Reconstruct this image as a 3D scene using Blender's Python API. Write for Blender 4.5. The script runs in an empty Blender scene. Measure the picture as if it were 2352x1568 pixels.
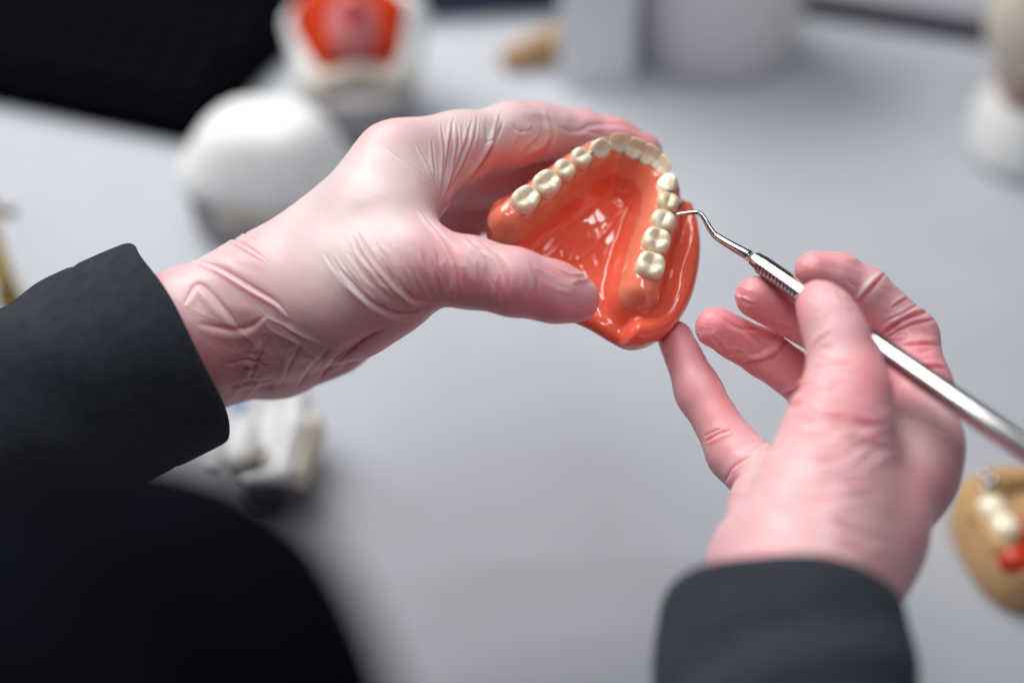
import bpy, bmesh, math, random
import numpy as np
from mathutils import Vector, Matrix
random.seed(7); rng = np.random.default_rng(7)
SC = bpy.context.scene
COL = SC.collection

# ------------------------------------------------------------------ camera
FX = 2352 * 50 / 36.0                 # focal length in reference units
PITCH = math.radians(40); CAM_H = 0.54
cam_d = bpy.data.cameras.new('camera'); cam = bpy.data.objects.new('camera', cam_d); COL.objects.link(cam)
cam_d.lens = 50; cam_d.sensor_width = 36; cam_d.clip_start = 0.01; cam_d.clip_end = 50
cam.location = (0, 0, CAM_H); cam.rotation_euler = (math.radians(90) - PITCH, 0, 0)
cam_d.dof.use_dof = True; cam_d.dof.focus_distance = 0.512; cam_d.dof.aperture_fstop = 2.4
SC.camera = cam
RIGHT = np.array([1, 0, 0.]); DOWN = np.array([0, -math.sin(PITCH), -math.cos(PITCH)])
FWD = np.array([0, math.cos(PITCH), -math.sin(PITCH)]); CAM = np.array([0, 0, CAM_H])

# ------------------------------------------------------------------ world, lamps, exposure
world = bpy.data.worlds.new('World'); SC.world = world; world.use_nodes = True
world.node_tree.nodes['Background'].inputs[0].default_value = (0.62, 0.68, 0.85, 1)
world.node_tree.nodes['Background'].inputs[1].default_value = 0.085
def area(name, loc, target, sx, sy, power, col):
    l = bpy.data.lights.new(name, 'AREA'); l.shape = 'RECTANGLE'; l.size = sx; l.size_y = sy
    l.energy = power; l.color = col
    o = bpy.data.objects.new(name, l); COL.objects.link(o); o.location = loc
    o.rotation_euler = (Vector(target) - Vector(loc)).to_track_quat('-Z', 'Y').to_euler()
    return o
area('window_light', (-1.75, 2.2, 3.1), (0.0, 0.45, 0.05), 3.0, 2.6, 186, (1.0, 0.985, 0.96))
area('added_glint_strip', (0.05, 0.75, 2.3), (0.05, 0.4, 0.0), 1.5, 0.14, 10, (0.95, 0.97, 1.0))  # unseen strip lamp, added to give crisp glints
area('ceiling_panel', (-0.1, -0.25, 2.2), (0.05, 0.4, 0.0), 0.7, 0.7, 10, (0.92, 0.95, 1.0))
vs = SC.view_settings; vs.view_transform = 'Standard'; vs.look = 'None'; vs.gamma = 1; vs.exposure = 0
vs.use_curve_mapping = False
SC.render.engine = 'CYCLES'
cy = SC.cycles; cy.max_bounces = 10; cy.transmission_bounces = 8; cy.use_denoising = True
cy.caustics_reflective = False; cy.caustics_refractive = False; cy.sample_clamp_indirect = 6

# ------------------------------------------------------------------ helpers
def mm(px, py, d):                    # camera-space millimetres (right, down, forward)
    return np.array([(px - 1176) / FX * d, (py - 784) / FX * d, d], float)
def c2w(P):                           # camera mm -> world metres
    P = np.asarray(P, float) * 0.001
    return CAM + P[..., 0:1] * RIGHT + P[..., 1:2] * DOWN + P[..., 2:3] * FWD
def onplane(px, py, z=0.0):           # where a sight line meets a horizontal plane
    r = RIGHT * (px - 1176) / FX + DOWN * (py - 784) / FX + FWD
    t = (z - CAM_H) / r[2]
    return CAM + r * t

def link(name, me, mat, parent=None, smooth=True):
    o = bpy.data.objects.new(name, me); COL.objects.link(o)
    if mat is not None: me.materials.append(mat)
    if smooth: me.polygons.foreach_set('use_smooth', [True] * len(me.polygons))
    if parent is not None:
        o.parent = parent
    return o
def mesh_np(name, v, f):
    me = bpy.data.meshes.new(name)
    v = np.asarray(v, np.float32); f = np.asarray(f, np.int32)
    k = f.shape[1]
    me.vertices.add(len(v)); me.vertices.foreach_set('co', v.ravel())
    me.loops.add(f.size); me.loops.foreach_set('vertex_index', f.ravel())
    me.polygons.add(len(f)); me.polygons.foreach_set('loop_start', np.arange(0, f.size, k, dtype=np.int32))
    me.update(calc_edges=True)
    return me
def verts(me):
    a = np.empty(len(me.vertices) * 3, np.float32); me.vertices.foreach_get('co', a); return a.reshape(-1, 3)
def normals(me):
    a = np.empty(len(me.vertices) * 3, np.float32); me.vertices.foreach_get('normal', a); return a.reshape(-1, 3)
def setverts(me, v):
    me.vertices.foreach_set('co', np.asarray(v, np.float32).ravel()); me.update()
def empty(name, loc, rot=(0, 0, 0)):
    o = bpy.data.objects.new(name, None); COL.objects.link(o); o.location = loc; o.rotation_euler = rot
    o.empty_display_size = 0.01
    bpy.context.view_layer.update(); return o
def tag(o, label=None, cat=None, group=None, kind=None):
    for k, v in (('label', label), ('category', cat), ('group', group), ('kind', kind)):
        if v: o[k] = v
    return o
def subdiv(me, n):
    o = bpy.data.objects.new('working_mesh', me); COL.objects.link(o)
    m = o.modifiers.new('s', 'SUBSURF'); m.levels = n; m.render_levels = n
    dg = bpy.context.evaluated_depsgraph_get(); dg.update()
    r = bpy.data.meshes.new_from_object(o.evaluated_get(dg))
    bpy.data.objects.remove(o); return r

# ---- signed distance modelling
class Field:
    def __init__(s, lo, hi, h):
        s.lo = np.array(lo, float); s.h = h
        s.n = np.ceil((np.array(hi) - s.lo) / h).astype(int) + 1
        s.f = np.full(s.n, 60.0, np.float32)
        s.ax = [s.lo[i] + h * np.arange(s.n[i]) for i in range(3)]
    def sl(s, lo, hi):
        r = []
        for i in range(3):
            a = int(np.clip(math.floor((lo[i] - s.lo[i]) / s.h), 0, s.n[i] - 1)); b = int(np.clip(math.ceil((hi[i] - s.lo[i]) / s.h) + 1, a + 1, s.n[i]))
            r.append(slice(a, b))
        return tuple(r)
    def grid(s, S):
        return (s.ax[0][S[0]][:, None, None], s.ax[1][S[1]][None, :, None], s.ax[2][S[2]][None, None, :])
    def cone(s, a, b, r1, r2, k=3.0, sub=False):
        a = np.asarray(a, float); b = np.asarray(b, float); R = max(r1, r2) + k + 4
        S = s.sl(np.minimum(a, b) - R, np.maximum(a, b) + R); X, Y, Z = s.grid(S)
        ba = b - a; l2 = ba @ ba; rr = r1 - r2; a2 = max(l2 - rr * rr, 1e-6); il2 = 1 / max(l2, 1e-9)
        px, py, pz = X - a[0], Y - a[1], Z - a[2]
        y = px * ba[0] + py * ba[1] + pz * ba[2]; z = y - l2
        qx, qy, qz = px * l2 - ba[0] * y, py * l2 - ba[1] * y, pz * l2 - ba[2] * y
        x2 = qx * qx + qy * qy + qz * qz; y2 = y * y * l2; z2 = z * z * l2
        kk = np.sign(rr) * rr * rr * x2
        d = (np.sqrt(x2 * a2 * il2) + y * rr) * il2 - r1
        d1 = np.sqrt(x2 + z2) * il2 - r2; d2 = np.sqrt(x2 + y2) * il2 - r1
        c1 = np.sign(z) * a2 * z2 > kk; c2 = np.sign(y) * a2 * y2 < kk
        d = np.where(c1, d1, np.where(c2, d2, d)).astype(np.float32)
        s.join(S, d, k, sub)
    def join(s, S, d, k, sub=False):
        f = s.f[S]
        if sub: f2 = -f; hh = np.clip(0.5 + 0.5 * (d - f2) / k, 0, 1); s.f[S] = -(d * (1 - hh) + f2 * hh - k * hh * (1 - hh)); return
        hh = np.clip(0.5 + 0.5 * (d - f) / k, 0, 1); s.f[S] = d * (1 - hh) + f * hh - k * hh * (1 - hh)
    def chain(s, pts, k=3.0, k0=None):         # pts: (px, py, depth, r_px)
        P = [mm(*p[:3]) for p in pts]; R = [p[3] / FX * p[2] for p in pts]
        for i in range(len(P) - 1): s.cone(P[i], P[i + 1], R[i], R[i + 1], k if (i or k0 is None) else k0)
    def net(s):
        f = s.f; ins = f < 0; nx, ny, nz = f.shape
        cnt = np.zeros((nx - 1, ny - 1, nz - 1), np.int8)
        off = [(a, b, c) for a in (0, 1) for b in (0, 1) for c in (0, 1)]
        for a, b, c in off: cnt += ins[a:nx - 1 + a, b:ny - 1 + b, c:nz - 1 + c]
        I, J, K = np.nonzero((cnt > 0) & (cnt < 8))
        idx = -np.ones(cnt.shape, np.int64); idx[I, J, K] = np.arange(len(I))
        acc = np.zeros((len(I), 3)); num = np.zeros(len(I))
        for o in off:
            for ax in range(3):
                if o[ax]: continue
                p = list(o); p[ax] = 1
                va = f[I + o[0], J + o[1], K + o[2]]; vb = f[I + p[0], J + p[1], K + p[2]]
                m = (va < 0) != (vb < 0); t = va[m] / (va[m] - vb[m])
                q = np.tile(np.array(o, float), (m.sum(), 1)); q[:, ax] += t
                acc[m] += q; num[m] += 1
        V = s.lo + s.h * (np.stack([I, J, K], 1) + acc / num[:, None])
        F = []
        for ax in range(3):
            a = [slice(None)] * 3; b = [slice(None)] * 3; a[ax] = slice(0, -1); b[ax] = slice(1, None)
            A = ins[tuple(a)]; B = ins[tuple(b)]
            u, w = (ax + 1) % 3, (ax + 2) % 3
            for sgn in (0, 1):
                M = (A & ~B) if sgn == 0 else (~A & B)
                c = np.array(np.nonzero(M))
                ok = (c[u] > 0) & (c[w] > 0) & (c[u] < f.shape[u] - 1) & (c[w] < f.shape[w] - 1); c = c[:, ok]
                def at(du, dw):
                    q = c.copy(); q[u] += du; q[w] += dw; return idx[q[0], q[1], q[2]]
                q = [at(-1, -1), at(0, -1), at(0, 0), at(-1, 0)]
                if sgn: q = q[::-1]
                F.append(np.stack(q, 1))
        return V, np.concatenate(F)

def smooth_line(pts, n=8):
    P = np.array(pts, float)
    if len(P) < 3: return np.array([P[0] + (P[1] - P[0]) * t for t in np.linspace(0, 1, n)])
    Q = np.vstack([2 * P[0] - P[1], P, 2 * P[-1] - P[-2]]); out = []
    for i in range(1, len(Q) - 2):
        for t in np.arange(n) / n:
            a, b, c, d = Q[i - 1:i + 3]
            out.append(0.5 * (2 * b + (c - a) * t + (2 * a - 5 * b + 4 * c - d) * t * t + (3 * b - a - 3 * c + d) * t ** 3))
    out.append(P[-1]); return np.array(out)
def crease_disp(px, z, face, creases):
    D = np.zeros(len(px))
    for c in creases:
        pts, amp, w = c[0], c[1], c[2]; zr = c[3] if len(c) > 3 else (0, 9999)
        L = smooth_line(pts); R = w * 4 + 2
        m = np.nonzero((px[:, 0] > L[:, 0].min() - R) & (px[:, 0] < L[:, 0].max() + R) & (px[:, 1] > L[:, 1].min() - R) & (px[:, 1] < L[:, 1].max() + R)
                       & (face > -0.25) & (z > zr[0]) & (z < zr[1]))[0]
        if not len(m): continue
        p = px[m]; best = np.full(len(m), 1e9); sd = np.zeros(len(m)); tt = np.zeros(len(m))
        seg = np.linalg.norm(np.diff(L, axis=0), axis=1); cum = np.concatenate([[0], np.cumsum(seg)])
        for i in range(len(L) - 1):
            a = L[i]; d = L[i + 1] - a; l = seg[i]
            if l < 1e-6: continue
            t = np.clip(((p - a) @ d) / (l * l), 0, 1); q = p - a - t[:, None] * d; dd = np.hypot(q[:, 0], q[:, 1])
            cr = (d[0] * (p[:, 1] - a[1]) - d[1] * (p[:, 0] - a[0])) / l
            b = dd < best; best[b] = dd[b]; sd[b] = (np.sign(cr) * dd)[b]; tt[b] = ((cum[i] + t * l) / cum[-1])[b]
        tp = np.clip(np.sin(np.pi * np.clip(tt, 0, 1)), 0, 1) ** 0.6
        wl = w * (0.45 + 0.55 * tp)
        prof = -0.8 * np.exp(-(sd / (0.6 * wl)) ** 2) + 0.62 * np.exp(-((sd - 1.5 * wl) / (1.0 * wl)) ** 2) * (1 - np.exp(-(sd / (0.5 * wl)) ** 2) * (sd < 0)) + 0.12 * np.exp(-((sd + 2.4 * wl) / (1.8 * wl)) ** 2)
        D[m] += 1.2 * amp * tp * prof * np.clip(face[m] * 3 + .75, 0, 1)
    return D
def fan(A, B, n, amp, w, jit=6, zr=(0, 9999)):     # folds spread between two guide lines
    A = smooth_line(A, 4); B = smooth_line(B, 4)
    m = 6; A = A[np.linspace(0, len(A) - 1, m).astype(int)]; B = B[np.linspace(0, len(B) - 1, m).astype(int)]
    out = []
    for i in range(n):
        t = (i + rng.uniform(0.1, 0.9)) / n; L = A * (1 - t) + B * t
        a0 = rng.uniform(0, 0.35); a1 = rng.uniform(0.6, 1.0)
        s = np.linspace(a0, a1, 5) * (m - 1)
        L = np.array([L[int(q)] * (1 - q % 1) + L[min(int(q) + 1, m - 1)] * (q % 1) for q in s]) + rng.normal(0, jit * 0.25, (5, 2))
        out.append((L, amp * rng.uniform(0.4, 1.2), w * rng.uniform(0.7, 1.5), zr))
    return out
def vnoise(P, seed, freq):
    r = np.random.default_rng(seed); out = np.zeros(len(P))
    for i in range(10):
        k = r.normal(0, 1, 3); k *= freq / np.linalg.norm(k) * r.uniform(0.6, 1.5); out += np.sin(P @ k + r.uniform(0, 6.28) + 1.3 * np.sin(P @ np.roll(k, 1) * 0.7 + i))
    return out / 10 * 1.6
def crumple(px, face, patches):
    D = np.zeros(len(px))
    for (cx, cy_, rx, ry, rot, ang, la, lc, amp, seed) in patches:      # centre, radii, ellipse angle, fold angle, length, spacing
        q = px - [cx, cy_]; c, s_ = math.cos(math.radians(rot)), math.sin(math.radians(rot))
        e = ((q[:, 0] * c + q[:, 1] * s_) / rx) ** 2 + ((-q[:, 0] * s_ + q[:, 1] * c) / ry) ** 2
        m = np.nonzero((e < 1) & (face > -.25))[0]
        if not len(m): continue
        c, s_ = math.cos(math.radians(ang)), math.sin(math.radians(ang)); q = q[m]
        u = (q[:, 0] * c + q[:, 1] * s_) / la; v = (-q[:, 0] * s_ + q[:, 1] * c) / lc
        r = np.random.default_rng(seed); P = np.stack([u, v, v * 0], 1)
        u = u + 0.5 * vnoise(P, seed + 1, 1.2); v = v + 0.6 * vnoise(P, seed + 2, 1.5); P = np.stack([u, v, v * 0], 1)
        n1 = np.abs(vnoise(P, seed + 3, 2.6)); n2 = np.abs(vnoise(P * 2.1, seed + 4, 2.6)); lo = vnoise(P, seed + 5, 1.3)
        d = 0.9 - 2.2 * n1 ** 0.7 + 0.5 * (0.5 - 1.3 * n2 ** 0.7)
        D[m] += amp * (d * np.clip(.6 + lo, .1, 1.2)) * (1 - e[m]) ** 0.8 * np.clip(face[m] * 3 + .75, 0, 1) * 1.35
    return D
def glove_mesh(F, creases, levels, name, noise=0.12, patches=(), lit_tint=()):
    V, Q = F.net(); me = mesh_np(name, V, Q); me = subdiv(me, levels)
    v = verts(me).astype(float); n = normals(me).astype(float)
    view = -v / np.linalg.norm(v, axis=1, keepdims=True); face = (n * view).sum(1)
    px = np.stack([1176 + FX * v[:, 0] / v[:, 2], 784 + FX * v[:, 1] / v[:, 2]], 1)
    d = crease_disp(px, v[:, 2], face, creases)
    d += crumple(px, face, patches); d = np.clip(d, -2.4, 1.8)
    st = np.zeros(len(v))                      # painted light: paler on lit backs and tops, redder in folds
    for (cx, cy_, rx, ry, rot, amt) in lit_tint:
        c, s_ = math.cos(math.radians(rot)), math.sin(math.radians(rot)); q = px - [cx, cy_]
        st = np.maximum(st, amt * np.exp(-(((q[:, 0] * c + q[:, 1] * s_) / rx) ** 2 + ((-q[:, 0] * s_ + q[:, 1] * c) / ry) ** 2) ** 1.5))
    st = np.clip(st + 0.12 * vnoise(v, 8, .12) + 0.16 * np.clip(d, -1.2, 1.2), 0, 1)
    at = me.attributes.new('lit_tint', 'FLOAT', 'POINT'); at.data.foreach_set('value', st.astype(np.float32))
    d += noise * vnoise(v, 3, 0.25) + noise * 0.5 * vnoise(v, 5, 0.7)
    v += n * d[:, None]
    W = c2w(v)
    return me, W

# ------------------------------------------------------------------ materials
def mat(name, col=(0.5, 0.5, 0.5), rough=0.5, metal=0, spec=0.5, sss=0, rad=(1, .3, .2), sscale=0.005, coat=0, coat_r=0.05,
        trans=0, sheen=0, ior=1.45, var=0.0, vscale=20, bump=0, bscale=200, col2=None, bdist=0.0005):
    m = bpy.data.materials.new(name); m.use_nodes = True; nt = m.node_tree; b = nt.nodes['Principled BSDF']; I = b.inputs
    I['Base Color'].default_value = (*col, 1); I['Roughness'].default_value = rough; I['Metallic'].default_value = metal
    I['Specular IOR Level'].default_value = spec; I['Subsurface Weight'].default_value = sss
    I['Subsurface Radius'].default_value = rad; I['Subsurface Scale'].default_value = sscale
    I['Coat Weight'].default_value = coat; I['Coat Roughness'].default_value = coat_r; I['Transmission Weight'].default_value = trans
    I['Sheen Weight'].default_value = sheen; I['IOR'].default_value = ior
    tc = nt.nodes.new('ShaderNodeTexCoord')
    if var > 0 or col2:
        n = nt.nodes.new('ShaderNodeTexNoise'); n.inputs['Scale'].default_value = vscale; n.inputs['Detail'].default_value = 5
        nt.links.new(tc.outputs['Object'], n.inputs['Vector'])
        r = nt.nodes.new('ShaderNodeValToRGB'); c2 = col2 or tuple(c * (1 - var) for c in col)
        r.color_ramp.elements[0].color = (*c2, 1); r.color_ramp.elements[1].color = (*[min(1, c * (1 + var)) for c in col], 1)
        r.color_ramp.elements[0].position = 0.35; r.color_ramp.elements[1].position = 0.65
        nt.links.new(n.outputs['Fac'], r.inputs['Fac']); nt.links.new(r.outputs['Color'], I['Base Color'])
    if bump > 0:
        n = nt.nodes.new('ShaderNodeTexNoise'); n.inputs['Scale'].default_value = bscale; n.inputs['Detail'].default_value = 3
        nt.links.new(tc.outputs['Object'], n.inputs['Vector'])
        bp = nt.nodes.new('ShaderNodeBump'); bp.inputs['Strength'].default_value = bump; bp.inputs['Distance'].default_value = bdist
        nt.links.new(n.outputs['Fac'], bp.inputs['Height']); nt.links.new(bp.outputs['Normal'], I['Normal'])
    return m
M = {}
M['table'] = mat('laminate', (0.51, 0.53, 0.575), 0.62, var=0.03, vscale=9, bump=0.15, bscale=900, spec=0.15)
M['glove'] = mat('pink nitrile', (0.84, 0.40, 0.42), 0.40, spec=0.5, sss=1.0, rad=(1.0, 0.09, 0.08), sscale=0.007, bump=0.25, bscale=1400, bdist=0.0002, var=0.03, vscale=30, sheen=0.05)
def glove_lit_tint():
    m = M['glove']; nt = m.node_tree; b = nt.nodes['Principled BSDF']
    a = nt.nodes.new('ShaderNodeAttribute'); a.attribute_name = 'lit_tint'
    r = nt.nodes.new('ShaderNodeValToRGB'); r.color_ramp.elements[0].color = (0.81, 0.33, 0.36, 1); r.color_ramp.elements[1].color = (0.78, 0.63, 0.62, 1)  # red end paints shaded rubber, pale end paints lit rubber
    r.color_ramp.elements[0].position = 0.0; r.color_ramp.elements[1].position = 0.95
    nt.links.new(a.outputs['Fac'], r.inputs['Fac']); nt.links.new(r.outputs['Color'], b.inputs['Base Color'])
glove_lit_tint()
M['rubber'] = mat('orange gum silicone', (0.88, 0.145, 0.08), 0.12, spec=0.5, sss=0.55, rad=(1.0, 0.16, 0.05), sscale=0.008, coat=0.6, coat_r=0.05, bump=0.12, bscale=260, var=0.06, vscale=60)
M['acrylic'] = mat('clear pink acrylic', (0.93, 0.26, 0.155), 0.07, spec=0.5, trans=0.04, coat=0.9, coat_r=0.04, sss=0.6, rad=(1, .4, .2), sscale=0.004, ior=1.4)
M['tooth'] = mat('cream enamel', (0.88, 0.80, 0.62), 0.16, sss=0.4, rad=(1, .75, .5), sscale=0.002, coat=0.6, coat_r=0.06, col2=(0.84, 0.74, 0.54), vscale=160)
M['tooth_dark'] = mat('aged enamel', (0.80, 0.68, 0.46), 0.2, sss=0.35, rad=(1, .75, .5), sscale=0.002, coat=0.5, col2=(0.74, 0.60, 0.38), vscale=160)
M['steel'] = mat('polished steel', (0.72, 0.70, 0.70), 0.16, metal=1, bump=0.05, bscale=600)
M['steel_dark'] = mat('dark steel wire', (0.25, 0.25, 0.27), 0.2, metal=1)
M['plaster'] = mat('white plaster', (0.88, 0.89, 0.87), 0.6, var=0.04, vscale=80, bump=0.2, bscale=300)
M['plaster_off'] = mat('off white plaster', (0.62, 0.62, 0.61), 0.6, var=0.06, vscale=80, bump=0.2, bscale=300)
M['plaster_grey'] = mat('grey plaster', (0.36, 0.34, 0.35), 0.75, var=0.1, vscale=80, bump=0.3, bscale=300)
M['plaster_tan'] = mat('tan die stone', (0.52, 0.31, 0.14), 0.6, var=0.12, vscale=70, bump=0.3, bscale=300)
M['plaster_cream'] = mat('cream plaster', (0.72, 0.64, 0.52), 0.6, var=0.06, vscale=70)
M['wax'] = mat('red orange wax', (0.60, 0.045, 0.008), 0.7, spec=0.1)
M['wax_red'] = mat('deep red wax', (0.45, 0.008, 0.01), 0.7, spec=0.1)
M['wax_pink'] = mat('pink wax', (0.60, 0.20, 0.20), 0.7, spec=0.1, sss=0.3, rad=(1, .4, .4))
M['brass'] = mat('brass', (0.62, 0.40, 0.12), 0.22, metal=1)
M['black'] = mat('black plastic', (0.0015, 0.002, 0.004), 0.9, spec=0.02)
M['key'] = mat('black key plastic', (0.002, 0.0025, 0.005), 0.8, spec=0.04)
M['blue'] = mat('dark blue card', (0.02, 0.035, 0.075), 0.6)
M['blue_bright'] = mat('blue wax', (0.05, 0.22, 0.55), 0.4)
M['paper'] = mat('white tub plastic', (0.93, 0.90, 0.92), 0.45)
M['box'] = mat('white carton', (0.91, 0.93, 0.95), 0.6)
M['shadow_gap'] = mat('dark grey rail', (0.055, 0.05, 0.07), 0.6)
M['panel'] = mat('grey panel', (0.33, 0.34, 0.37), 0.5)
M['skin'] = mat('skin', (0.62, 0.40, 0.29), 0.5, sss=0.3, sscale=0.004)
def knit():
    m = mat('charcoal knit', (0.030, 0.034, 0.045), 0.9, spec=0.1, sheen=0.06)
    nt = m.node_tree; b = nt.nodes['Principled BSDF']; b.inputs['Sheen Roughness'].default_value = 0.5
    b.inputs['Sheen Tint'].default_value = (0.55, 0.62, 0.8, 1)
    tc = nt.nodes.new('ShaderNodeTexCoord')
    n1 = nt.nodes.new('ShaderNodeTexNoise'); n1.inputs['Scale'].default_value = 230; n1.inputs['Detail'].default_value = 6
    n2 = nt.nodes.new('ShaderNodeTexWave'); n2.inputs['Scale'].default_value = 260; n2.inputs['Distortion'].default_value = 3; n2.inputs['Detail Scale'].default_value = 8
    n3 = nt.nodes.new('ShaderNodeTexNoise'); n3.inputs['Scale'].default_value = 1500
    for n in (n1, n2, n3): nt.links.new(tc.outputs['Object'], n.inputs['Vector'])
    r = nt.nodes.new('ShaderNodeValToRGB'); r.color_ramp.elements[0].position = 0.3; r.color_ramp.elements[1].position = 0.7
    r.color_ramp.elements[0].color = (0.028, 0.033, 0.042, 1); r.color_ramp.elements[1].color = (0.040, 0.045, 0.056, 1)
    nt.links.new(n1.outputs['Fac'], r.inputs['Fac']); nt.links.new(r.outputs['Color'], b.inputs['Base Color'])
    a = nt.nodes.new('ShaderNodeMath'); a.operation = 'ADD'; nt.links.new(n2.outputs['Fac'], a.inputs[0]); nt.links.new(n3.outputs['Fac'], a.inputs[1])
    bp = nt.nodes.new('ShaderNodeBump'); bp.inputs['Strength'].default_value = 0.5; bp.inputs['Distance'].default_value = 0.0006
    nt.links.new(a.outputs[0], bp.inputs['Height']); nt.links.new(bp.outputs['Normal'], b.inputs['Normal'])
    return m
M['knit'] = knit()
M['shaded_torso'] = mat('shaded sweater black', (0.003, 0.0035, 0.006), 0.95, spec=0.03, var=0.3, vscale=60)  # sweater shoulder and torso in shade, the darkness put into the colour

# ------------------------------------------------------------------ table
def slab(name, x0, x1, y0, y1, z0, z1, m):
    v = [(x, y, z) for z in (z0, z1) for y in (y0, y1) for x in (x0, x1)]
    f = [(0, 2, 3, 1), (4, 5, 7, 6), (0, 1, 5, 4), (2, 6, 7, 3), (0, 4, 6, 2), (1, 3, 7, 5)]
    return link(name, mesh_np(name, v, f), m, smooth=False)
tag(slab('table', -1.3, 1.5, 0.03, 1.9, -0.03, 0, M['table']), kind='structure')

# ------------------------------------------------------------------ jaw model and denture
ALPHA = math.radians(31); O0 = mm(1350, 530, 515)
vx, vy = 0.402, -0.915; nn = math.hypot(vx, vy); vx /= nn; vy /= nn
AU = np.array([-vy, vx, 0.0]); AV = np.array([math.cos(ALPHA) * vx, math.cos(ALPHA) * vy, math.sin(ALPHA)])
AW = np.array([math.sin(ALPHA) * vx, math.sin(ALPHA) * vy, -math.cos(ALPHA)])
def loc_at(px, py, w):                 # sight line meets the plane at height w of the denture's own frame
    r = mm(px, py, 1.0); base = O0 + AW * w
    t = (base @ AW) / (r @ AW); P = r * t - O0
    return np.array([P @ AU, P @ AV])
def l2w(P):
    P = np.asarray(P, float); return c2w(O0 + P[..., 0:1] * AU + P[..., 1:2] * AV + P[..., 2:3] * AW)
def crop2(x, y): return (x * .4103 + 1010.7, y * .4103 + 183.8)
#        crop x, y, along, across (mm), kind, w of centre
TEETH = [(480, 665, 10.8, 9.8, 'molar'), (597, 578, 10.6, 10.2, 'molar'), (697, 502, 7.6, 8.6, 'premolar'), (790, 435, 7.6, 8.4, 'premolar'),
         (897, 372, 8.2, 7.6, 'canine'), (1006, 345, 7.8, 5.6, 'incisor'), (1098, 378, 7.0, 5.6, 'incisor'), (1178, 415, 7.0, 5.6, 'incisor'),
         (1240, 478, 7.6, 6.0, 'incisor'), (1283, 570, 8.2, 7.8, 'canine'), (1277, 685, 7.9, 8.8, 'premolar'), (1250, 785, 8.3, 9.6, 'premolar'),
         (1213, 898, 10.4, 10.6, 'molar'), (1180, 1035, 10.6, 10.8, 'molar')]
TC = np.array([loc_at(*crop2(t[0], t[1]), -1.5) for t in TEETH])
ARCH = smooth_line(TC, 8)
def arch_dist(X, Y):                   # distance to the arch line, inside flag, overshoot past the ends
    best = np.full(X.shape, 1e9); sd = np.zeros(X.shape)
    E = np.vstack([ARCH[0] + (ARCH[0] - ARCH[4]) / np.linalg.norm(ARCH[0] - ARCH[4]) * 6.5, ARCH, ARCH[-1] + (ARCH[-1] - ARCH[-5]) / np.linalg.norm(ARCH[-1] - ARCH[-5]) * 6.5])
    for i in range(len(E) - 1):
        a = E[i]; d = E[i + 1] - a; l = np.hypot(*d)
        if l < 1e-6: continue
        t = np.clip(((X - a[0]) * d[0] + (Y - a[1]) * d[1]) / l ** 2, 0, 1)
        dx = X - a[0] - t * d[0]; dy = Y - a[1] - t * d[1]; dd = np.hypot(dx, dy); s = np.sign(d[0] * dy - d[1] * dx)
        b = dd < best; best[b] = dd[b]; sd[b] = s[b]
    return best, sd                     # sd>0 : outside of arch (left of travel)
def sstep(a, b, x):
    t = np.clip((x - a) / (b - a), 0, 1); return t * t * (3 - 2 * t)
OUT_PX = [(1122, 478), (1124, 520), (1150, 570), (1220, 640), (1300, 700), (1370, 735), (1420, 765), (1465, 782), (1515, 772), (1556, 740), (1588, 690), (1606, 630),
          (1613, 560), (1603, 490), (1578, 425), (1540, 375), (1490, 345), (1430, 335), (1370, 348), (1300, 372), (1235, 400), (1175, 432), (1138, 452)]
OUTL = smooth_line([loc_at(x, y, -13) for x, y in OUT_PX] + [loc_at(*OUT_PX[0], -13)], 5)
def poly_sd(X, Y, P):
    d = np.full(X.shape, 1e9); ins = np.zeros(X.shape, bool)
    for i in range(len(P) - 1):
        a, b = P[i], P[i + 1]; e = b - a; l = e @ e
        if l < 1e-9: continue
        t = np.clip(((X - a[0]) * e[0] + (Y - a[1]) * e[1]) / l, 0, 1)
        d = np.minimum(d, np.hypot(X - a[0] - t * e[0], Y - a[1] - t * e[1]))
        c = ((a[1] > Y) != (b[1] > Y)) & (X < (b[0] - a[0]) * (Y - a[1]) / (b[1] - a[1] + 1e-12) + a[0]); ins ^= c
    return np.where(ins, -d, d)
h = 0.55
gx = np.arange(-48, 52, h); gy = np.arange(-50, 42, h); gz = np.arange(-32, 3, h)
GX, GY = np.meshgrid(gx, gy, indexing='ij')
AD, AS = arch_dist(GX, GY); PS = poly_sd(GX, GY, OUTL)
AREA_SIGN = 1 if arch_dist(np.array([[0.0]]), np.array([[0.0]]))[1][0, 0] < 0 else -1
INSIDE = AS * AREA_SIGN < 0
Hh = np.where(INSIDE, -4.5 - 14.5 * sstep(2.5, 13.5, AD), -4.5 - 8.5 * sstep(3.5, 9.5, AD) + 3.0 * sstep(9.5, 14.0, AD))
for _ in range(14): Hh[1:-1, 1:-1] = (Hh[:-2, 1:-1] + Hh[2:, 1:-1] + Hh[1:-1, :-2] + Hh[1:-1, 2:] + 2 * Hh[1:-1, 1:-1]) / 6
NP_ = np.stack([GX, GY, GX * 0], -1).reshape(-1, 3); RIDGE = np.zeros(GX.shape)
Hh += (0.3 * vnoise(NP_, 11, 0.35) + 0.12 * vnoise(NP_, 12, 1.0)).reshape(GX.shape) * sstep(9, 16, AD) * INSIDE
Hh += 0.5 * vnoise(NP_, 14, 0.22).reshape(GX.shape) * sstep(5, 9, AD)
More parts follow.
